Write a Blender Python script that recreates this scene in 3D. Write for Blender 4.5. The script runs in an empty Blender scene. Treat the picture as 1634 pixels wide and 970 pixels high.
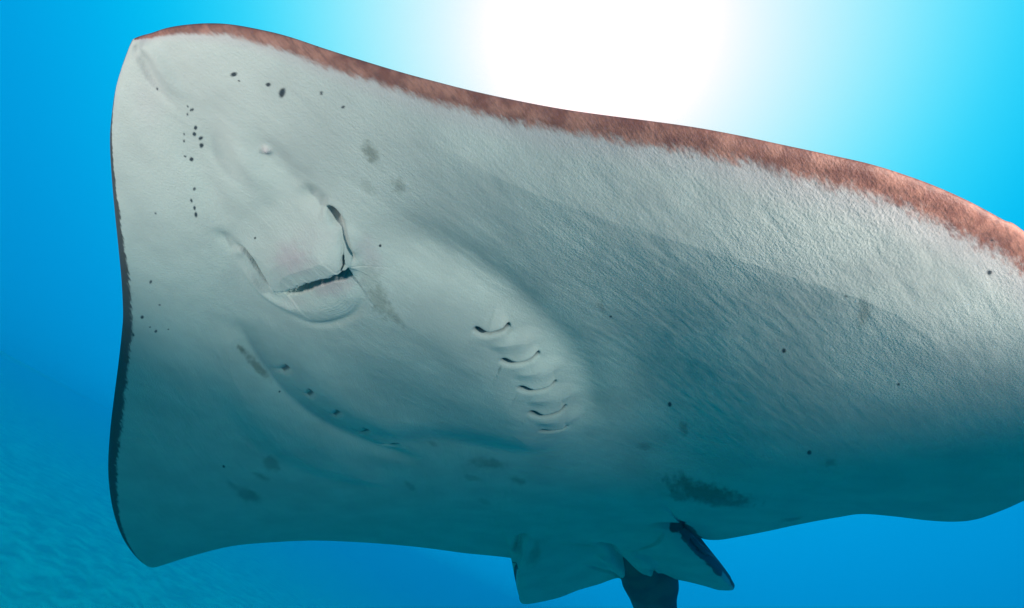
import bpy, math
import numpy as np
from mathutils import Matrix, Vector

rng = np.random.default_rng(7)
scene = bpy.context.scene
col = scene.collection
PW, PH, F = 1634.0, 970.0, 817.0            # photograph size and focal length in its pixels

# ------------------------------------------------------------------ camera
PITCH, ROLL = math.radians(28), math.radians(25)
up_c = np.array([math.sin(ROLL) * math.cos(PITCH), math.cos(ROLL) * math.cos(PITCH), -math.sin(PITCH)])
fwd = np.array([0, 0, -1.0])
y_c = fwd - up_c * (fwd @ up_c); y_c /= np.linalg.norm(y_c)      # world +Y seen from the camera
x_c = np.cross(y_c, up_c)
C2W = np.array([x_c, y_c, up_c])                                  # camera axes -> world
CAM = np.array([0.0, 0.0, 1.9])
cd = bpy.data.cameras.new('camera')
cd.sensor_width = 36; cd.lens = 36 * F / PW
cd.clip_start = 0.02; cd.clip_end = 500
cam = bpy.data.objects.new('camera', cd); col.objects.link(cam)
M4 = np.eye(4); M4[:3, :3] = C2W; M4[:3, 3] = CAM
cam.matrix_world = Matrix(M4.tolist())
scene.camera = cam

# ------------------------------------------------------------------ water light (world)
def pix_dir(x, y):
    d = np.array([x - PW / 2, PH / 2 - y, -F]); d /= np.linalg.norm(d)
    return C2W @ d
SUN = pix_dir(952, 62)                                            # the sun's glow through the surface
w = bpy.data.worlds.new('World'); scene.world = w; w.use_nodes = True
nt = w.node_tree; nt.nodes.clear()
N = lambda t, **k: nt.nodes.new(t)
tc = N('ShaderNodeTexCoord')
dp = N('ShaderNodeVectorMath'); dp.operation = 'DOT_PRODUCT'
nt.links.new(tc.outputs['Generated'], dp.inputs[0]); dp.inputs[1].default_value = SUN.tolist()
ac = N('ShaderNodeMath'); ac.operation = 'ARCCOSINE'; ac.use_clamp = False
nt.links.new(dp.outputs['Value'], ac.inputs[0])
dv = N('ShaderNodeMath'); dv.operation = 'DIVIDE'; dv.inputs[1].default_value = math.radians(90)
nt.links.new(ac.outputs[0], dv.inputs[0])
rp = N('ShaderNodeValToRGB'); rp.color_ramp.interpolation = 'B_SPLINE'
stops = [(0, (2.6, 1.5, 1.4)), (5, (2.2, 1.2, 1.15)), (9, (1.6, 1.06, 1.06)), (13, (1.15, .98, 1.02)), (17, (.85, .93, 1)), (21, (.58, .89, 1)), (25, (.34, .84, 1)),
         (29, (.15, .77, 1)), (33, (.04, .68, .98)), (38, (0, .56, .93)), (44, (0, .43, .85)), (51, (0, .33, .75)), (57, (0, .29, .68)), (63, (0, .24, .58)),
         (70, (0, .16, .45)), (80, (0, .14, .36)), (90, (0, .12, .30))]
els = rp.color_ramp.elements
while len(els) < len(stops): els.new(0.5)
for e, (a, c) in zip(els, stops):
    e.position = a / 90; e.color = (c[0] / 4, c[1] / 4, c[2] / 4, 1)   # the ramp stays within 0..1; the strength restores it
nt.links.new(dv.outputs[0], rp.inputs[0])
bg = N('ShaderNodeBackground'); bg.inputs['Strength'].default_value = 4.0
nt.links.new(rp.outputs[0], bg.inputs['Color'])
wo = N('ShaderNodeOutputWorld'); nt.links.new(bg.outputs[0], wo.inputs['Surface'])

# ------------------------------------------------------------------ sun, and the photographer's strobe
sl = bpy.data.lights.new('sun', 'SUN'); sl.energy = 0.9; sl.angle = math.radians(10)
sl.color = (0.18, 0.80, 0.86)                                     # daylight with its red taken out by the water
so = bpy.data.objects.new('sun', sl); col.objects.link(so)
so.rotation_euler = Vector(SUN.tolist()).to_track_quat('Z', 'Y').to_euler()
def strobe(pos_c, aim_c, energy, size, radius):
    """flash on an arm beside the housing: it alone lights the belly white in the photograph"""
    d = bpy.data.lights.new('strobe', 'SPOT'); d.energy = energy; d.color = (1.0, 0.585, 0.545)
    d.spot_size = math.radians(size); d.spot_blend = 1.0; d.shadow_soft_size = radius
    o = bpy.data.objects.new('strobe', d); col.objects.link(o)
    p = CAM + C2W @ np.array(pos_c); a = CAM + C2W @ np.array(aim_c)
    o.location = p.tolist()
    o.rotation_euler = Vector((p - a).tolist()).to_track_quat('Z', 'Y').to_euler()
strobe((0.66, 0.07, 0.07), (0.256, 0.398, -0.50), 102, 98, 0.04)
strobe((-0.53, 0.02, 0.08), (-0.255, 0.205, -0.50), 26, 66, 0.04)

vs = scene.view_settings
vs.view_transform = 'Standard'; vs.look = 'None'; vs.exposure = 0; vs.gamma = 1; vs.use_curve_mapping = False
cy = scene.cycles
cy.use_denoising = True; cy.max_bounces = 6; cy.diffuse_bounces = 3; cy.volume_bounces = 1
cy.use_adaptive_sampling = False

# ------------------------------------------------------------------ helpers
def mat(name):
    m = bpy.data.materials.new(name); m.use_nodes = True
    n = m.node_tree; b = n.nodes['Principled BSDF']
    return m, n, b
def mk(n, t, **k):
    o = n.nodes.new(t)
    for a, v in k.items(): setattr(o, a, v)
    return o
def math_n(n, op, a, b=None, clamp=False):
    o = mk(n, 'ShaderNodeMath', operation=op, use_clamp=clamp)
    for i, x in enumerate((a, b)):
        if x is None: continue
        if isinstance(x, (int, float)): o.inputs[i].default_value = x
        else: n.links.new(x, o.inputs[i])
    return o.outputs[0]
def mixc(n, fac, a, b, blend='MIX'):
    o = mk(n, 'ShaderNodeMix', data_type='RGBA', blend_type=blend)
    for i, x in ((0, fac), (6, a), (7, b)):
        if isinstance(x, (int, float)): o.inputs[i].default_value = x
        elif isinstance(x, tuple): o.inputs[i].default_value = (*x, 1)
        else: n.links.new(x, o.inputs[i])
    return o.outputs[2]
def noise(n, vec, scale, detail=3, rough=.55, dist=0):
    o = mk(n, 'ShaderNodeTexNoise'); o.inputs['Scale'].default_value = scale
    o.inputs['Detail'].default_value = detail; o.inputs['Roughness'].default_value = rough
    o.inputs['Distortion'].default_value = dist
    n.links.new(vec, o.inputs['Vector']); return o.outputs['Fac']
def maprange(n, x, a, b, c=0., d=1., smooth=True):
    o = mk(n, 'ShaderNodeMapRange', interpolation_type='SMOOTHSTEP' if smooth else 'LINEAR')
    n.links.new(x, o.inputs[0])
    for i, v in enumerate((a, b, c, d)): o.inputs[1 + i].default_value = v
    return o.outputs[0]
def smooth(x, a, b):
    t = np.clip((x - a) / (b - a), 0, 1); return t * t * (3 - 2 * t)
def vnoise(x, y, seed, oct=4):
    """cheap value noise for numpy arrays"""
    r = np.random.default_rng(seed); out = np.zeros_like(x); amp = 1.0; tot = 0
    for o in range(oct):
        g = r.random((128, 128)); X = x * 2 ** o + 37.3 * o; Y = y * 2 ** o + 11.7 * o
        xi = np.floor(X).astype(int); yi = np.floor(Y).astype(int); fx = X - xi; fy = Y - yi
        fx = fx * fx * (3 - 2 * fx); fy = fy * fy * (3 - 2 * fy)
        a = g[xi % 128, yi % 128]; b = g[(xi + 1) % 128, yi % 128]; c = g[xi % 128, (yi + 1) % 128]; d = g[(xi + 1) % 128, (yi + 1) % 128]
        out += amp * ((a * (1 - fx) + b * fx) * (1 - fy) + (c * (1 - fx) + d * fx) * fy); tot += amp; amp *= .5
    return out / tot
def mesh_from(name, V, faces_flat, counts, m, smooth_shade=True):
    me = bpy.data.meshes.new(name)
    nv, nl, nf = len(V), len(faces_flat), len(counts)
    me.vertices.add(nv); me.loops.add(nl); me.polygons.add(nf)
    me.vertices.foreach_set('co', np.ascontiguousarray(V, dtype=np.float32).ravel())
    me.loops.foreach_set('vertex_index', np.ascontiguousarray(faces_flat, dtype=np.int32))
    st = np.concatenate([[0], np.cumsum(counts)[:-1]]).astype(np.int32)
    me.polygons.foreach_set('loop_start', st)
    me.update(calc_edges=True); me.validate()
    me.polygons.foreach_set('use_smooth', np.full(len(me.polygons), smooth_shade))
    me.materials.append(m)
    return me

# ------------------------------------------------------------------ seabed (the setting)
def seabed_height(x, y):
    base = -4 * np.tanh((x + 9) * .11 / 4) + 0.25 * (vnoise(x * .12 + 50, y * .12 + 50, 3, 3) - .5)
    return base
def build_seabed():
    m, n, b = mat('pale_sand')
    tc = mk(n, 'ShaderNodeTexCoord').outputs['Object']
    f1 = noise(n, tc, 3.0, 6); f2 = noise(n, tc, 90, 4)
    c = mixc(n, maprange(n, f1, .3, .7), (.40, .37, .31), (.68, .64, .54))
    c = mixc(n, maprange(n, f2, .35, .65), c, mixc(n, .25, c, (.25, .22, .17)))
    n.links.new(c, b.inputs['Base Color']); b.inputs['Roughness'].default_value = .95
    # dense near the camera, coarser towards the edge
    k = np.linspace(-1, 1, 420); ax = np.sign(k) * (np.abs(k) * 6 + np.abs(k) ** 4 * 54)
    X, Y = np.meshgrid(ax - 3, ax + 5, indexing='ij')
    Z = seabed_height(X, Y)
    ph = X * 5.2 + Y * 3.4 + 5 * vnoise(X * .5 + 60, Y * .5 + 60, 5, 3)
    near = 1 - smooth(np.hypot(X + 3, Y - 5), 6, 22)
    Z = Z + near * (.050 * (1 - np.abs(np.sin(ph))) + .06 * (vnoise(X * 1.1 + 60, Y * 1.1 + 60, 9, 4) - .5))
    V = np.stack([X, Y, Z], -1).reshape(-1, 3)
    nn = len(ax); i = np.arange(nn - 1)
    a = (i[:, None] * nn + i[None]).ravel()
    q = np.stack([a, a + nn, a + nn + 1, a + 1], 1)
    me = mesh_from('seabed', V, q.ravel(), np.full(len(q), 4), m)
    o = bpy.data.objects.new('seabed', me); col.objects.link(o); o['kind'] = 'structure'
    o['label'] = 'pale sandy seabed fading into blue water'
build_seabed()

# ------------------------------------------------------------------ the stingray
# its own frame: x runs from snout to tail, y across, z out of the belly
TH, TL = math.radians(264), math.radians(49)
n3 = np.array([math.sin(TL) * math.cos(TH), math.sin(TL) * math.sin(TH), math.cos(TL)])
m3 = np.array([0.39672319, -0.62738883, -0.67007012]); t3 = np.cross(n3, m3)
A = np.array([m3, t3, n3])                           # camera axes -> ray axes
S_c = np.array([215 - PW / 2, PH / 2 - 60, -F]); S_c = S_c * (0.3511 / -(S_c @ n3))   # snout tip in camera axes
CAM_L = -A @ S_c                                     # camera in the ray's frame
def to_pix(P):
    c = (np.asarray(P) - CAM_L) @ A                  # ray frame -> camera axes
    return np.stack([PW / 2 - F * c[..., 0] / c[..., 2], PH / 2 + F * c[..., 1] / c[..., 2]], -1)
VM = -0.035                                          # y of the midline near the gills
_us = np.linspace(-.5, 3, 1401)
_sl = -.09 * np.clip((_us - .45) / .35, 0, 1) * (1 - np.clip((_us - .92) / .25, 0, 1))
_uz = np.cumsum(_sl) * (_us[1] - _us[0])
def mid_surface(u, v):
    """the disc as a bent sheet: both wings droop, the tips most"""
    a = v - VM
    z = np.where(a < 0, .21, .19) * a * a + np.interp(u, _us, _uz)
    return z
def pix_to_sheet(p):
    p = np.atleast_2d(np.array(p, float))
    d = np.c_[p[:, 0] - PW / 2, PH / 2 - p[:, 1], -np.full(len(p), F)] @ A.T
    lo = np.zeros(len(p)); hi = np.full(len(p), 0.0)
    t = (0 - CAM_L[2]) / d[:, 2]
    hi = t * 1.8
    for _ in range(60):                              # first crossing below the flat plane
        mid = (lo + hi) / 2; P = CAM_L + d * mid[:, None]
        inside = P[:, 2] > mid_surface(P[:, 0], P[:, 1])
        lo = np.where(inside, mid, lo); hi = np.where(inside, hi, mid)
    P = CAM_L + d * hi[:, None]
    return P[:, :2]
def catmull(P, n_per=24, closed=False):
    P = np.asarray(P, float); L = len(P); out = []
    idx = range(L) if closed else range(L - 1)
    for i in idx:
        g = (lambda k: P[k % L]) if closed else (lambda k: P[min(max(k, 0), L - 1)])
        p0, p1, p2, p3 = g(i - 1), g(i), g(i + 1), g(i + 2)
        t = np.linspace(0, 1, n_per, endpoint=False)[:, None]
        out.append(.5 * (2 * p1 + (p2 - p0) * t + (2 * p0 - 5 * p1 + 4 * p2 - p3) * t ** 2 + (3 * p1 - p0 - 3 * p2 + p3) * t ** 3))
    if not closed: out.append(P[-1:])
    return np.concatenate(out)

top = [(217, 60), (228, 56), (243, 52), (268, 44), (300, 39), (335, 37), (370, 39), (415, 47), (460, 58), (520, 78), (580, 97), (640, 115), (700, 131), (760, 146),
       (830, 161), (900, 174), (970, 184), (1040, 193), (1110, 203), (1180, 216), (1250, 231), (1320, 246), (1390, 262), (1450, 281), (1500, 300),
       (1550, 323), (1600, 350), (1634, 369)]
rear_r = [(1634, 797), (1600, 812), (1560, 826), (1525, 830), (1480, 828), (1420, 821), (1375, 818), (1340, 823), (1280, 834), (1220, 847), (1162, 858),
          (1138, 860), (1121, 858), (1108, 852), (1098, 844.5)]
fins = [(1099, 847), (1104, 853), (1117, 868), (1141, 889), (1165, 919), (1172, 933), (1165, 938), (1144, 938), (1127, 932), (1103, 926), (1079, 922), (1058, 918),
        (1047, 922), (1033, 916), (1020, 909), (1015, 912), (1008, 926), (995, 928), (986, 921), (955, 931), (925, 939), (893, 949),
        (855, 954.5), (837, 955), (828.5, 949), (823, 927), (823, 900), (828, 888)]
left = [(823, 890), (800, 887), (740, 881), (680, 873), (620, 867), (560, 863), (500, 861), (430, 864), (370, 870), (310, 885), (262, 900), (247, 904), (235, 902),
        (215, 885), (195, 855), (181, 815), (174, 770), (173, 730), (176.5, 680), (182.5, 630), (189, 580), (194.5, 530), (196.5, 500), (194.5, 450), (190, 400),
        (183, 330), (178, 270), (176, 220), (179, 180), (185, 140), (195, 105), (206, 75), (211, 64)]
a_ = pix_to_sheet(top); b_ = pix_to_sheet(rear_r); c_ = pix_to_sheet(fins); d_ = pix_to_sheet(left)
# the right wing leaves the picture: its tip mirrors the left one
p0, p1 = a_[-1], b_[0]
tip = np.array([p0 + (.07, .05), p0 + (.17, .105), p0 + (.28, .130), p0 + (.37, .122)])
OUT = np.concatenate([catmull(np.concatenate([d_[-3:], a_, tip, b_]), 16)[32:], catmull(c_, 16), catmull(d_, 16)])
OO = np.vstack([OUT, OUT[:1]])
OD = np.linalg.norm(np.c_[OO, mid_surface(OO[:, 0], OO[:, 1])] - CAM_L, axis=1)
seg = np.r_[0, np.cumsum(np.linalg.norm(np.diff(OO, axis=0), axis=1) / ((OD[1:] + OD[:-1]) / 2) ** .8)]     # finer where the rim is near the camera
NS, NR = 1900, 620
s = np.linspace(0, seg[-1], NS, endpoint=False)
OUT = np.stack([np.interp(s, seg, OO[:, 0]), np.interp(s, seg, OO[:, 1])], 1)
S_FRAC = s / seg[-1]
print('disc extent', OUT.min(0), OUT.max(0))
CEN = pix_to_sheet([(700, 430)])[0]
r = np.linspace(0, 1, NR + 1)[1:]
kern = np.hanning(int(NS * .16) | 1); kern /= kern.sum(); hk = len(kern) // 2
SM = np.stack([np.convolve(np.r_[OUT[-hk:, k], OUT[:, k], OUT[:hk, k]], kern, 'valid') for k in (0, 1)], 1)   # softened outline steers the inner rings
bl_ = smooth(r, .35, 1.0)[:, None, None]
TGT = SM[None] * (1 - bl_) + OUT[None] * bl_
G = CEN + (TGT - CEN) * r[:, None, None]
U, W = G[..., 0], G[..., 1]
U = np.concatenate([[CEN[0]], U.ravel()]); Wv = np.concatenate([[CEN[1]], W.ravel()])
RR = np.concatenate([[0], np.repeat(r, NS)])
# distance to the rim (exact near it, capped further in)
def seg_dist(u, v, a, b):
    ab = b - a; l2 = (ab ** 2).sum(-1) + 1e-15
    t = np.clip(((u - a[..., 0]) * ab[..., 0] + (v - a[..., 1]) * ab[..., 1]) / l2, 0, 1)
    return np.hypot(u - a[..., 0] - t * ab[..., 0], v - a[..., 1] - t * ab[..., 1])
def ring_rim(uu, vv):
    j = np.arange(NS); best = np.full(uu.shape, 9.0); bi = np.zeros(uu.shape, int)
    for k in range(-150, 151, 2):
        q = OUT[(j + k) % NS]; d = np.hypot(uu - q[None, :, 0], vv - q[None, :, 1]); m_ = d < best
        best = np.where(m_, d, best); bi = np.where(m_, (j + k) % NS, bi)
    for k in (-2, -1, 0, 1):
        best = np.minimum(best, seg_dist(uu, vv, OUT[(bi + k) % NS], OUT[(bi + k + 1) % NS]))
    return best
k0 = int(NR * .72)
RD = np.full(len(U), .2)
RD[1 + k0 * NS:] = ring_rim(U[1 + k0 * NS:].reshape(-1, NS), Wv[1 + k0 * NS:].reshape(-1, NS)).ravel()
RD = np.minimum(RD, .2)
RD[-NS:] = 0
BASE = mid_surface(U, Wv) + .016 * (1 - RR ** 4) + .0035 * np.sqrt(np.clip(1 - (1 - np.clip(RD / .008, 0, 1)) ** 2, 0, 1))
_ds = slice(None, None, 5)
def refresh():
    global PIX, UD, WD, PD
    PIX = to_pix(np.stack([U, Wv, BASE + H], 1)); UD, WD, PD = U[_ds], Wv[_ds], PIX[_ds]
H = np.zeros(len(U)); refresh()
def uvof(p):
    p = np.atleast_2d(np.array(p, float)); out = []
    for q in p:
        d = ((PD - q) ** 2).sum(1); i = np.argpartition(d, 4)[:4]; wgt = 1 / (d[i] + 1e-3); wgt /= wgt.sum()
        out.append((UD[i] @ wgt, WD[i] @ wgt))
    return np.array(out)
def scale_at(uv):
    """metres per photo pixel, seen face on"""
    P = np.array([uv[0], uv[1], mid_surface(*uv)]); return np.linalg.norm(P - CAM_L) / F * .93
def line(pix, n_per=12): return catmull(uvof(pix), n_per)
def near(L, pad):
    lo, hi = L.min(0) - pad, L.max(0) + pad
    return np.where((U > lo[0]) & (U < hi[0]) & (Wv > lo[1]) & (Wv < hi[1]))[0]
def dist_line(L, idx):
    """distance, position along 0..1, and signed side of the polyline"""
    P = np.stack([U[idx], Wv[idx]], 1); best = np.full(len(idx), 9.); tt = np.zeros(len(idx)); sd = np.zeros(len(idx))
    cl = np.r_[0, np.cumsum(np.linalg.norm(np.diff(L, axis=0), axis=1))]
    for i in range(len(L) - 1):
        a, b = L[i], L[i + 1]; ab = b - a; l2 = ab @ ab
        if l2 < 1e-14: continue
        t = np.clip(((P - a) @ ab) / l2, 0, 1); q = a + t[:, None] * ab; e = P - q
        d = np.hypot(e[:, 0], e[:, 1]); k = d < best
        best = np.where(k, d, best); tt = np.where(k, (cl[i] + t * math.sqrt(l2)) / cl[-1], tt)
        sd = np.where(k, np.sign(ab[0] * e[:, 1] - ab[1] * e[:, 0]), sd)
    return best, tt, sd
def sd_poly(poly, idx):
    """signed distance to a closed outline, positive inside"""
    L = np.vstack([poly, poly[:1]]); d, _, _ = dist_line(L, idx)
    x, y = U[idx], Wv[idx]; ins = np.zeros(len(idx), bool)
    for i in range(len(poly)):
        a, b = poly[i], poly[(i + 1) % len(poly)]
        c = (a[1] > y) != (b[1] > y)
        ins ^= c & (x < (b[0] - a[0]) * (y - a[1]) / (b[1] - a[1] + 1e-15) + a[0])
    return np.where(ins, d, -d)
def groove(pix, depth, width, t0=.15, t1=.85, power=2):
    L = line(pix); idx = near(L, width * 4); d, t, _ = dist_line(L, idx)
    tap = smooth(t, 0, t0) * (1 - smooth(t, t1, 1)) if t0 > 0 else 1
    H[idx] -= depth * np.exp(-(d / width) ** power) * tap
def mound(pix, height, inner, outer):
    """closed outline raised by height, with a soft shoulder from -outer to +inner"""
    poly = catmull(uvof(pix), 8, True); idx = near(poly, outer * 1.2)
    H[idx] += height * smooth(sd_poly(poly, idx), -outer, inner)
def gill(pix, size, side):
    """a low flap on the snout side closing over a slit, its shade painted as a dark line"""
    L = line(pix); idx = near(L, .07); d, t, sg = dist_line(L, idx); q = d * sg * side
    tap = smooth(t, 0, .55) * (1 - smooth(t, .80, 1)); ts = smooth(t, 0, .18) * (1 - smooth(t, .9, 1))
    up = .0072 * np.exp(-(np.clip(q, 0, 9) / (.016 * (1 - .4 * smooth(t, .5, 1)))) ** 1.6) * smooth(q, -.0010, .0016)
    beyond = .0042 * np.exp(-(np.clip(-q - .004, 0, 9) / .018) ** 1.4) * smooth(-q, .001, .012)
    H[idx] += size * (tap * (up + beyond) - ts * .0055 * np.exp(-((q + .0030) / .0034) ** 2))
    COL['spot_and_slit_shade'][idx] = np.maximum(COL['spot_and_slit_shade'][idx], .92 * ts * np.exp(-((q + .0024) / (.0014 + .0022 * ts)) ** 4))  # shade inside the slit, painted into the skin colour
COL = {k: np.zeros(len(U)) for k in ('brown', 'dark', 'stain', 'pink', 'spot_and_slit_shade')}

# --- body core between the gills, trench on both sides
core = [(560, 340), (640, 395), (720, 437), (790, 486), (850, 545), (890, 600), (908, 655), (900, 700), (840, 715), (720, 690), (620, 690), (545, 666), (480, 622),
        (440, 575), (415, 530), (400, 480), (430, 400), (500, 340)]
mound(core, .022, .075, .036)
mound([(640, 470), (740, 470), (830, 560), (880, 650), (840, 670), (740, 640), (650, 590), (580, 530)], .008, .06, .05)
groove([(800, 400), (880, 480), (950, 560), (1000, 640), (1040, 720), (1060, 800)], .027, .112, .4, .7)
refresh()
groove([(575, 330), (660, 385), (745, 425), (815, 478), (880, 545), (925, 610), (945, 680)], .006, .026)
groove([(375, 500), (415, 565), (455, 615), (515, 670), (590, 712), (680, 738)], .006, .018)
mound([(370, 540), (400, 600), (470, 670), (560, 725), (600, 770), (480, 740), (400, 680), (350, 600)], .006, .03, .03)
# --- broad muscle swell of the right wing
mound([(700, 210), (950, 250), (1250, 340), (1500, 450), (1500, 560), (1250, 500), (980, 420), (760, 320)], .006, .09, .06)
refresh()
# --- snout ridge and the furrows that run from it to the nostrils
groove([(214, 66), (222, 92), (236, 118), (262, 148), (290, 178)], .0022, .005, .1, .4)
groove([(225, 62), (245, 95), (275, 130), (310, 165)], -.0034, .007, .1, .4)
groove([(300, 165), (330, 205), (365, 262), (410, 320)], .0044, .013, .5, .5)
groove([(330, 180), (365, 225), (405, 280), (450, 330)], -.0044, .014, .5, .5)
groove([(240, 140), (285, 215), (330, 290), (372, 380)], .0040, .015, .5, .6)
groove([(370, 190), (420, 240), (470, 290), (512, 330)], .0034, .013, .5, .6)
# --- nasal curtain, nostrils and mouth
curt = [(515, 332), (530, 345), (545, 375), (556, 405), (556, 427), (530, 436), (500, 446), (470, 456), (444, 467), (428, 452), (410, 430), (395, 408), (385, 398),
        (410, 372), (440, 352), (480, 338)]
poly = catmull(uvof(curt), 6, True); idx = near(poly, .05); q = sd_poly(poly, idx)
H[idx] += .009 * smooth(q, -.016, .034)
mound([(480, 390), (530, 378), (548, 410), (530, 425), (490, 435), (455, 440), (445, 415)], .0080, .025, .022)
refresh()
groove([(508, 328), (524, 338), (537, 352), (546, 372), (553, 392), (558, 410), (560, 426)], .0055, .0030, .25, .80)
groove([(516, 332), (528, 342), (536, 354), (543, 370)], .011, .0032, .35, .6)
groove([(372, 396), (386, 402), (398, 412), (410, 428), (422, 445), (438, 464)], .011, .0032, .25, .85)
groove([(480, 292), (503, 318), (522, 336)], .005, .008, .5, .75)
groove([(340, 362), (362, 386), (382, 402)], .0035, .008, .5, .75)
groove([(556, 352), (563, 385), (567, 415)], -.0025, .006, .4, .6)
groove([(378, 410), (396, 436), (420, 462), (450, 484), (490, 506)], -.005, .0065, .3, .6)
lip = line([(438, 466), (456, 462), (474, 455), (492, 448), (512, 443), (530, 438), (546, 432), (558, 426)], 40)
per = rng.normal(0, 1, len(lip)); per = np.convolve(per, np.hanning(9) / 4, 'same')
lip_n = lip + np.stack([per * .0019, per * 0], 1)
idx = near(lip, .05); d, t, sg = dist_line(lip_n, idx)
side = np.sign(np.median(sg[((U[idx] - uvof([(490, 400)])[0][0]) ** 2 + (Wv[idx] - uvof([(490, 400)])[0][1]) ** 2) < 1e-4]))
q = d * sg * side; tap = smooth(t, 0, .10) * (1 - smooth(t, .88, 1))
H[idx] += tap * (.006 * np.exp(-(np.clip(q, 0, 9) / .014) ** 1.5) * smooth(q, -.0005, .0012)
                 - .018 * np.exp(-((q + .0052) / .0052) ** 4) * smooth(t, .0, .35) * (1 - smooth(t, .86, 1)) - .005 * np.exp(-np.clip(-q, 0, 9) / .016) * (q < 0))
jaw = [(458, 486), (500, 472), (545, 456), (566, 462), (576, 477), (566, 496), (540, 510), (510, 514), (478, 502)]
mound(jaw, .0032, .018, .008)
groove([(562, 432), (573, 452), (579, 476), (568, 499), (540, 514), (508, 518), (478, 508), (455, 488)], .0030, .0050, .4, .6)
for k in range(5):                                   # fine creases round the corner of the jaw
    o = 6 + 5 * k
    groove([(566 - o, 456 + o * .4), (572 - o, 466 + o * .2), (574 - o, 480 - o * .2), (560 - o, 498 - o * .5), (535 - o, 506 - o * .6)], .00032, .0012)
refresh()
# --- gill slits on the side towards the wing that shows, and on the far side of the body
right_gills = [[(754, 521), (764, 523), (778, 525), (793, 522), (806, 517), (814, 513)],
               [(794, 574), (805, 572), (820, 573), (838, 570), (852, 563), (862, 558)],
               [(822, 618), (834, 616), (852, 617), (868, 614), (882, 608), (889, 604)],
               [(840, 657), (852, 656), (868, 658), (884, 654), (896, 649), (904, 644)],
               [(858, 687), (870, 684), (886, 682), (898, 680), (906, 676)]]
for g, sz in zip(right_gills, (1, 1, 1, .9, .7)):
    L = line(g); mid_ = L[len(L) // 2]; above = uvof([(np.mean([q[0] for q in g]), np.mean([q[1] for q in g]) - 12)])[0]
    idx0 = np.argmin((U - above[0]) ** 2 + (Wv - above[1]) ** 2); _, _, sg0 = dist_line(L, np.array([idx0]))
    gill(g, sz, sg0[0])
for g, h in zip(right_gills[:-1], right_gills[1:]):          # puffy skin between one slit and the next
    (ax, ay), (bx, by) = np.mean(g[2:], 0), np.mean(h[2:], 0); kx, ky = ax * .45 + bx * .55, ay * .45 + by * .55
    mound([(kx - 26, ky + 4), (kx, ky - 9), (kx + 22, ky - 12), (kx + 27, ky - 3), (kx + 8, ky + 8)], .0050, .010, .012)
left_gills = [[(428, 582), (440, 590), (450, 593), (458, 588), (457, 582)], [(468, 615), (480, 625), (490, 632), (496, 627), (494, 621)],
              [(510, 648), (522, 657), (532, 664), (540, 659), (537, 653)], [(552, 680), (564, 686), (576, 692), (584, 688), (580, 682)],
              [(600, 704), (610, 709), (622, 710), (632, 707)]]
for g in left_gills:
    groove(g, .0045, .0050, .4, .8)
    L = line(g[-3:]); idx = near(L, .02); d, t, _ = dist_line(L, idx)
    COL['spot_and_slit_shade'][idx] = np.maximum(COL['spot_and_slit_shade'][idx], .75 * (1 - smooth(d, .0012, .0042)))  # shade of the far slits painted on as dark hooks
refresh()
# --- pelvic fins: raised from the disc with a free outer edge, folds between them
def free_edge(pix, inside, height, back, edge, t0):
    L = line(pix); idx = near(L, back * 2.2); d, t, sg = dist_line(L, idx)
    pi = uvof([inside])[0]; k = np.array([np.argmin((U - pi[0]) ** 2 + (Wv - pi[1]) ** 2)]); _, _, s0 = dist_line(L, k)
    q = d * sg * s0[0]
    H[idx] += height * smooth(t, 0, t0) * smooth(q, -edge * .3, edge) * np.exp(-(np.clip(q, 0, 9) / back) ** 2)
free_edge([(850, 846), (834, 856), (829, 866), (831, 880), (825, 896), (823, 925), (828, 949)], (880, 900), .016, .12, .007, .3)
groove([(840, 851), (829, 860), (827, 872), (824, 884)], .012, .009)
free_edge([(1010, 846), (1050, 839), (1090, 839), (1117, 868), (1141, 889), (1166, 920)], (1060, 890), .014, .10, .010, .4)
groove([(1030, 842), (1060, 838), (1092, 836)], .012, .010, .5, .99)
groove([(940, 868), (958, 869), (975, 873), (985, 886), (998, 900), (1012, 914)], .016, .009)
groove([(930, 900), (955, 908), (978, 914), (988, 922)], .010, .007, .4, .99)
groove([(1041, 900), (1042, 907), (1048, 914), (1056, 918)], .010, .006)
mound([(955, 885), (985, 895), (1008, 920), (996, 928), (980, 912)], .010, .015, .01)
mound([(1000, 880), (1040, 890), (1052, 918), (1030, 914), (1012, 905)], .010, .015, .01)
# --- small parasite lump on the snout
lump = uvof([(425, 241)])[0]; H += .0035 * np.exp(-((U - lump[0]) ** 2 + (Wv - lump[1]) ** 2) / .0030 ** 2)

refresh()
# --- pigment: brown rim, dark rim, stains and spots (marks of the animal itself)
bl = line(top[1:8], 6)
PX = PIX[:, 0]; 
def band(pts_u, width):                              # rim colour band whose width varies along the rim
    return np.interp(S_FRAC, pts_u, width)
rim_uv = OUT; rim_px = to_pix(np.stack([OUT[:, 0], OUT[:, 1], mid_surface(OUT[:, 0], OUT[:, 1])], 1))
front = np.zeros(NS); dk = np.zeros(NS)
ztop = (rim_px[:, 1] < 640) & (rim_px[:, 0] > 222) | (OUT[:, 1] > .5) & (OUT[:, 0] < p0[0] + .25)
front[ztop] = np.interp(rim_px[ztop, 0], [222, 270, 420, 560, 700, 900, 1100, 1300, 1450, 1634, 1900], [.001, .0045, .0075, .0100, .0125, .0140, .0150, .0175, .0200, .0205, .020])
zl = (rim_px[:, 0] < 240) & (rim_px[:, 1] > 150)
dk[zl] = np.interp(rim_px[zl, 1], [150, 300, 420, 500, 600, 700, 800, 880, 904], [.001, .005, .010, .0125, .014, .016, .013, .006, .003])
dk[~zl & ~ztop] = .0032; dk[(rim_px[:, 1] < 160) & (rim_px[:, 0] < 240)] = .0006
front = np.convolve(np.r_[front[-15:], front, front[:15]], np.ones(31) / 31, 'same')[15:-15]
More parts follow.
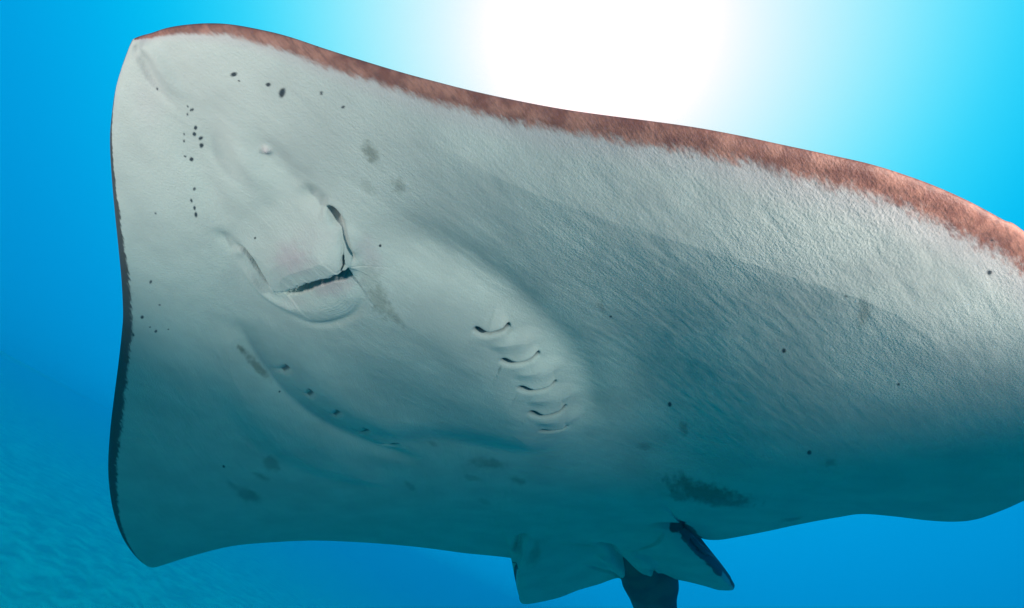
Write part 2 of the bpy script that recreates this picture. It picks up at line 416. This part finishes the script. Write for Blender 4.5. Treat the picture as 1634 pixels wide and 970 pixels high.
dk = np.convolve(np.r_[dk[-15:], dk, dk[:15]], np.ones(31) / 31, 'same')[15:-15]
FR = np.concatenate([[0], np.tile(front, NR)]); DK = np.concatenate([[0], np.tile(dk, NR)])
jag = vnoise(Wv * 60 + 20, U * 60 + 20, 21, 3) - .5
COL['brown'] = np.where(FR > .001, np.clip(1.25 - RD / np.maximum(FR, 1e-4) * .75, 0, 1), 0)
COL['dark'] = np.where(DK > .0005, np.clip(1.25 - RD / np.maximum(DK, 1e-4) * .75, 0, 1), 0)
COL['pink'] = np.where(FR > .001, .6 * (1 - smooth(RD / np.maximum(FR, 1e-4), 1.0, 2.3)), 0)
finband = line([(1078, 838), (1092, 843), (1117, 870), (1141, 892), (1160, 918)]); idx = near(finband, .06); d, t, _ = dist_line(finband, idx)
COL['dark'][idx] = np.maximum(COL['dark'][idx], .92 * (1 - smooth(d + jag[idx] * .01, .002, .026)) * (1 - smooth(t, .8, 1)))
COL['pink'][idx] = np.maximum(COL['pink'][idx], (1 - smooth(d, .02, .06)) * (1 - smooth(t, .3, .6)))
def blot(name, x, y, rx, ry, ang, val, soft=.6, rough=.8, seed=1):
    c = uvof([(x, y)])[0]; e = uvof([(x + 20, y), (x, y + 20)]) - c
    idx = near(np.array([c]), .16)
    J = np.linalg.inv(np.array(e).T / 20); dpx = (np.stack([U[idx], Wv[idx]], 1) - c) @ J.T
    a = math.radians(ang); X = dpx[:, 0] * math.cos(a) + dpx[:, 1] * math.sin(a); Y = -dpx[:, 0] * math.sin(a) + dpx[:, 1] * math.cos(a)
    q = np.hypot(X / rx, Y / ry)
    nz = vnoise(X * .16 + 40 + seed * 3.1, Y * .16 + 40, seed + 50, 4) - .5
    COL[name][idx] = np.maximum(COL[name][idx], val * (1 - smooth(q + nz * rough * 2, 1 - soft, 1 + soft * .4)))
for i, (x, y, rr_) in enumerate([(375, 117, 3.6), (381, 129, 2), (430, 134, 3.2), (446, 151, 6.2), (511, 149, 3.6), (547, 171, 2.4), (250, 143, 2.2), (300, 169, 2),
        (309, 172, 2.4), (298, 184, 2), (311, 205, 3), (310, 214, 3), (322, 218, 2.8), (321, 233, 3.4), (292, 217, 1.8), (293, 226, 1.8), (297, 245, 2.2), (304, 257, 3),
        (310, 302, 2.2), (304, 323, 2.4), (309, 336, 2.6), (312, 345, 2.8), (248, 341, 1.8), (241, 446, 2.6), (255, 484, 1.6), (227, 507, 2.8), (239, 520, 1.6),
        (248, 526, 2.4), (268, 524, 1.5), (213, 538, 2), (1579, 437, 4.2), (1251, 560, 3.4), (1434, 611, 2.8), (1292, 721, 3.2), (607, 392, 2.2), (1068, 646, 3.5),
        (1582, 386, 1.8), (1350, 473, 1.8), (446, 625, 1.8), (408, 378, 1.8), (975, 505, 2), (358, 746, 2), (413, 876, 2.2)]):
    blot('spot_and_slit_shade', x, y, rr_ * 1.12, rr_ * 1.12, 0, 1, .45, .25, i)
for i, (x, y, rx, ry, ang, v_) in enumerate([(588, 244, 18, 11, 62, .55), (634, 298, 14, 10, 20, .38), (585, 300, 18, 9, 30, .18), (606, 480, 30, 14, 62, .42), (628, 505, 24, 7, 45, .40),
        (590, 440, 22, 16, 70, .20), (388, 561, 9, 5, 40, .75), (412, 586, 27, 6, 48, .6), (432, 738, 15, 10, 35, .45), (418, 762, 12, 5, 25, .4), (398, 792, 20, 8, 22, .5),
        (372, 775, 14, 4, 35, .3), (780, 740, 26, 7, 5, .45), (752, 763, 18, 4, 12, .3), (827, 767, 11, 5, 20, .45), (656, 777, 13, 4, 35, .35), (772, 800, 12, 4, 20, .25),
        (1092, 770, 18, 6, 60, .75), (1130, 786, 68, 13, 10, .8), (1140, 797, 45, 10, 10, .7), (1178, 801, 22, 8, -8, .7), (1085, 792, 24, 6, 2, .6), (1110, 778, 30, 10, 25, .5),
        (1090, 684, 10, 7, 50, .5), (1028, 712, 13, 6, 15, .35), (1264, 826, 18, 6, 5, .45), (1325, 737, 12, 5, 5, .4), (1378, 500, 22, 9, 100, .38), (960, 490, 12, 6, 60, .3),
        (688, 707, 12, 4, 20, .3), (812, 528, 6, 4, 0, .2), (1040, 430, 10, 7, 0, .0), (850, 889, 14, 12, 60, .4)]):
    blot('stain', x, y, rx * 1.1, ry * 1.15, ang, v_, .7, .55, i)
for x, y, rx, ry, ang, v_ in [(468, 412, 34, 26, 30, 1.), (525, 458, 46, 18, -15, 1.), (590, 405, 35, 20, 60, .55), (500, 380, 40, 25, 0, .25), (470, 480, 25, 12, 10, .4), (240, 160, 30, 60, 0, .25)]:
    blot('pink', x, y, rx, ry, ang, v_, .9, .4, 3)
lm = np.exp(-((U - lump[0]) ** 2 + (Wv - lump[1]) ** 2) / .0035 ** 2); COL['pink'] = np.maximum(COL['pink'], lm)

# skin folds as real relief: fine fibre ridges across the wings, pebbling by the mouth
va = np.abs(Wv - VM); ug = U * math.cos(.42) + va * math.sin(.42); vg = -U * math.sin(.42) + va * math.cos(.42)
fib = vnoise(vg * 170 + 233, ug * 34 + 233, 31, 2) - .5
H += .0004 * fib * smooth(RD, .0, .05)
H += .0008 * (vnoise(Wv * 45 + 3, U * 45 + 3, 33, 4) - .5) * smooth(RD, 0, .02)
Z = BASE + H * smooth(RD, -.004, .006)
VB = np.stack([U, Wv, Z], 1)
# --- back of the animal: domed body, thin wings, sharing the rim
rd = np.array([.97, .9, .8, .7, .6, .5, .4, .3, .2, .1])
blb = smooth(rd, .35, 1.0)[:, None, None]; GB = CEN + ((SM[None] * (1 - blb) + OUT[None] * blb) - CEN) * rd[:, None, None]; UB, WB = GB[..., 0], GB[..., 1]
ub, wb = UB.ravel(), WB.ravel(); RB = (1 - np.repeat(rd, NS)) * .6
dome = .11 * np.exp(-(((wb - VM) / .22) ** 2 + ((ub - .52) / .42) ** 2))
ZB = mid_surface(ub, wb) - .003 - .035 * smooth(RB, 0, .35) - dome * smooth(RB, 0, .2)
cz = mid_surface(*CEN) - .03 - .11
VD = np.vstack([np.stack([ub, wb, ZB], 1), [[CEN[0], CEN[1], cz]]])
nb = len(VB); faces, cnt = [], []
j = np.arange(NS); jn = (j + 1) % NS
tri = np.stack([np.zeros(NS, int), 1 + j, 1 + jn], 1)
i0 = 1 + np.arange(NR - 1)[:, None] * NS
quads = np.stack([i0 + j, i0 + NS + j, i0 + NS + jn, i0 + jn], -1).reshape(-1, 4)
rimi = 1 + (NR - 1) * NS
rings = [rimi] + [nb + k * NS for k in range(len(rd))]
qd = np.concatenate([np.stack([a + j, b + j, b + jn, a + jn], 1) for a, b in zip(rings[:-1], rings[1:])])
td = np.stack([rings[-1] + j, np.full(NS, nb + len(rd) * NS), rings[-1] + jn], 1)
# --- tail: flattened whip from under the body, tapering far behind
tp = [(1010, 895, 1.00), (1033, 925, 1.02), (1046, 972, 1.05)]
def pt(x, y, dist):
    d = np.array([x - PW / 2, PH / 2 - y, -F]) @ A.T; return CAM_L + d * (dist / F)
base_ = uvof([(1000, 885)])[0]; zb = mid_surface(*base_)
T0 = np.array([base_[0] - .05, base_[1], zb - .085])
dep = lambda P: -((P - CAM_L) @ A)[2]
D0 = dep(T0)
T1 = pt(1037, 925, D0 + .14); T2 = pt(1047, 972, D0 + .22); T3 = pt(1075, 1070, D0 + .42); T4 = pt(1120, 1160, D0 + .8); T5 = pt(1170, 1220, D0 + 1.5)
path = catmull([T0, T1, T2, T3, T4, T5], 10)
tt = np.linspace(0, 1, len(path)); KT = 28
wid = np.interp(tt, [0, .2, .4, .6, .8, 1], [.050, .076, .060, .036, .018, .005]); hei = np.interp(tt, [0, .2, .4, .6, 1], [.040, .036, .028, .018, .004])
tv = []
side_c = np.array([1, .05, 0.]) @ A.T
for k, P in enumerate(path):
    tg = path[min(k + 1, len(path) - 1)] - path[max(k - 1, 0)]; tg /= np.linalg.norm(tg)
    sx = side_c - tg * (side_c @ tg); sx /= np.linalg.norm(sx); sy = np.cross(tg, sx)
    an = np.linspace(0, 2 * math.pi, KT, endpoint=False)
    tv.append(P + wid[k] * np.cos(an)[:, None] * sx + hei[k] * np.sin(an)[:, None] * sy)
tv = np.concatenate(tv); t0i = nb + len(VD); nr = len(path)
jj = np.arange(KT); jjn = (jj + 1) % KT; rr = t0i + np.arange(nr - 1)[:, None] * KT
qt = np.stack([rr + jj, rr + jjn, rr + KT + jjn, rr + KT + jj], -1).reshape(-1, 4)
ALLV = np.vstack([VB, VD, tv])
Q = np.concatenate([quads, qd, qt]); T = np.concatenate([tri, td])
flat = np.concatenate([T.ravel(), Q.ravel()]); counts = np.concatenate([np.full(len(T), 3), np.full(len(Q), 4)])

# --- skin material
m, n, b = mat('ray_skin')
tcn = mk(n, 'ShaderNodeTexCoord').outputs['Object']
at = {k: mk(n, 'ShaderNodeAttribute', attribute_name=k).outputs['Fac'] for k in ('brown', 'dark', 'stain', 'pink', 'spot_and_slit_shade', 'back')}
sx_ = mk(n, 'ShaderNodeSeparateXYZ'); n.links.new(tcn, sx_.inputs[0])
cx_ = mk(n, 'ShaderNodeCombineXYZ'); n.links.new(sx_.outputs[0], cx_.inputs[0]); n.links.new(sx_.outputs[2], cx_.inputs[2])
n.links.new(math_n(n, 'ABSOLUTE', math_n(n, 'SUBTRACT', sx_.outputs[1], VM)), cx_.inputs[1])
def mapped(sc, rot=.42):
    """grain stretched along the fin rays, mirrored across the midline"""
    o = mk(n, 'ShaderNodeMapping', vector_type='TEXTURE'); o.inputs['Scale'].default_value = [1 / k for k in sc]; o.inputs['Rotation'].default_value = (0, 0, rot)
    n.links.new(cx_.outputs[0], o.inputs['Vector']); return o.outputs[0]
mottle = noise(n, tcn, 14, 5); fine = noise(n, mapped((110, 520, 90)), 1, 3); grit = noise(n, tcn, 420, 3)
c = mixc(n, maprange(n, mottle, .3, .7), (.41, .385, .36), (.495, .465, .43))
c = mixc(n, maprange(n, fine, .35, .7), c, mixc(n, .16, c, (.40, .42, .42)))
c = mixc(n, math_n(n, 'MULTIPLY', at['pink'], .6), c, (.44, .31, .33))
br = mixc(n, maprange(n, noise(n, tcn, 60, 5), .32, .68), (.18, .062, .045), (.36, .150, .11))
br = mixc(n, maprange(n, noise(n, mapped((130, 560, 90)), 1, 4), .42, .72), br, mixc(n, .6, br, (.12, .05, .04)))
brk = math_n(n, 'ADD', math_n(n, 'MULTIPLY', math_n(n, 'SUBTRACT', noise(n, mapped((110, 330, 60)), 1, 4, .7), .5), .8),
             math_n(n, 'MULTIPLY', math_n(n, 'SUBTRACT', noise(n, tcn, 26, 4, .6), .5), .5))
def broken(a_, lo, hi):                              # pigment edge frayed by the grain; nothing where there is no pigment
    return math_n(n, 'MULTIPLY', maprange(n, math_n(n, 'ADD', a_, brk), lo, hi), maprange(n, a_, .01, .12))
c = mixc(n, broken(at['brown'], .34, .80), c, br)
c = mixc(n, math_n(n, 'MULTIPLY', at['stain'], math_n(n, 'ADD', maprange(n, noise(n, tcn, 180, 3), .25, .6), .65, True)), c, (.10, .10, .07))
c = mixc(n, math_n(n, 'MULTIPLY', broken(at['dark'], .40, .62), .95), c, mixc(n, mottle, (.030, .024, .022), (.075, .055, .05)))
c = mixc(n, at['spot_and_slit_shade'], c, (.035, .038, .042))  # dark skin spots, plus the painted shade of the gill slits
backc = mixc(n, maprange(n, noise(n, tcn, 8, 5), .4, .6), (.05, .042, .036), (.11, .09, .075))
c = mixc(n, at['back'], c, backc)
n.links.new(c, b.inputs['Base Color'])
b.inputs['Roughness'].default_value = .55; b.inputs['Specular IOR Level'].default_value = .25
b.inputs['Subsurface Weight'].default_value = 0.0
h1 = noise(n, mapped((125, 540, 60)), 1, 4, .6); h2 = noise(n, tcn, 500, 3, .6); h3 = noise(n, tcn, 55, 3)
hh = math_n(n, 'ADD', math_n(n, 'ADD', math_n(n, 'MULTIPLY', h1, .45), math_n(n, 'MULTIPLY', h2, .7)), math_n(n, 'MULTIPLY', h3, .4))
bp = mk(n, 'ShaderNodeBump'); n.links.new(maprange(n, noise(n, tcn, 7, 3), .3, .7, .17, .42), bp.inputs['Strength']); bp.inputs['Distance'].default_value = .0025
n.links.new(hh, bp.inputs['Height']); n.links.new(bp.outputs[0], b.inputs['Normal'])

me = mesh_from('stingray', ALLV, flat, counts, m)
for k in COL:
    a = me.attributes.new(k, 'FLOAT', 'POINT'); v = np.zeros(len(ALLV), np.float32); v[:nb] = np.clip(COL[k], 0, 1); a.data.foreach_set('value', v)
a = me.attributes.new('back', 'FLOAT', 'POINT'); v = np.zeros(len(ALLV), np.float32); v[nb:] = 1; a.data.foreach_set('value', v)
ray = bpy.data.objects.new('stingray', me); col.objects.link(ray)
RW = C2W @ A.T                                        # ray axes -> world
M4 = np.eye(4); M4[:3, :3] = RW; M4[:3, 3] = CAM + C2W @ S_c
ray.matrix_world = Matrix(M4.tolist())
ray['label'] = 'large stingray gliding overhead, pale belly showing mouth, gill slits and brown rim'
ray['category'] = 'stingray'
zw = ALLV @ RW.T + M4[:3, 3]
print('ray world z', zw[:, 2].min(), zw[:, 2].max(), 'tail end', zw[-1])

# ------------------------------------------------------------------ drifting specks
def build_specks():
    m, n, b = mat('plankton'); b.inputs['Base Color'].default_value = (.6, .6, .55, 1)
    V, Fc = [], []
    octa = np.array([(1, 0, 0), (-1, 0, 0), (0, 1, 0), (0, -1, 0), (0, 0, 1), (0, 0, -1)], float)
    tri_ = np.array([(0, 2, 4), (2, 1, 4), (1, 3, 4), (3, 0, 4), (2, 0, 5), (1, 2, 5), (3, 1, 5), (0, 3, 5)])
    for k in range(260):
        d = np.array([rng.uniform(-1.3, 1.3), rng.uniform(-.9, .9), -1.0]); dist = rng.uniform(.8, 5)
        P = CAM + C2W @ (d * dist)
        if P[2] < .6 or P[2] > zw[:, 2].max(): continue
        sz = rng.uniform(.0003, .0009) * (.5 + dist * .35)
        Fc.append(tri_ + 6 * len(V)); V.append(P + octa * sz * rng.uniform(.6, 1.2, 3))
    T_ = np.concatenate(Fc); me = mesh_from('drifting_specks', np.concatenate(V), T_.ravel(), np.full(len(T_), 3), m)
    o = bpy.data.objects.new('drifting_specks', me); col.objects.link(o); o['kind'] = 'stuff'; o['label'] = 'tiny pale specks drifting in the water'
build_specks()

# ------------------------------------------------------------------ haze: the water between things
def build_haze():
    import bmesh
    bm = bmesh.new(); bmesh.ops.create_cube(bm, size=1)
    me = bpy.data.meshes.new('haze'); bm.to_mesh(me); bm.free()
    o = bpy.data.objects.new('haze', me); col.objects.link(o)
    z0, z1 = -6.0, zw[:, 2].max() + .06
    o.scale = (140, 140, z1 - z0); o.location = (-3, 5, (z0 + z1) / 2)
    mm = bpy.data.materials.new('sea_water'); mm.use_nodes = True; k = mm.node_tree; k.nodes.clear()
    pv = k.nodes.new('ShaderNodeVolumePrincipled'); pv.inputs['Color'].default_value = (.006, .051, .108, 1); pv.inputs['Absorption Color'].default_value = (0, .912, .97, 1)
    pv.inputs['Density'].default_value = .60; pv.inputs['Anisotropy'].default_value = .5
    ou = k.nodes.new('ShaderNodeOutputMaterial'); k.links.new(pv.outputs[0], ou.inputs['Volume'])
    me.materials.append(mm); o['kind'] = 'stuff'; o['label'] = 'clear blue sea water between the camera and the seabed'
build_haze()
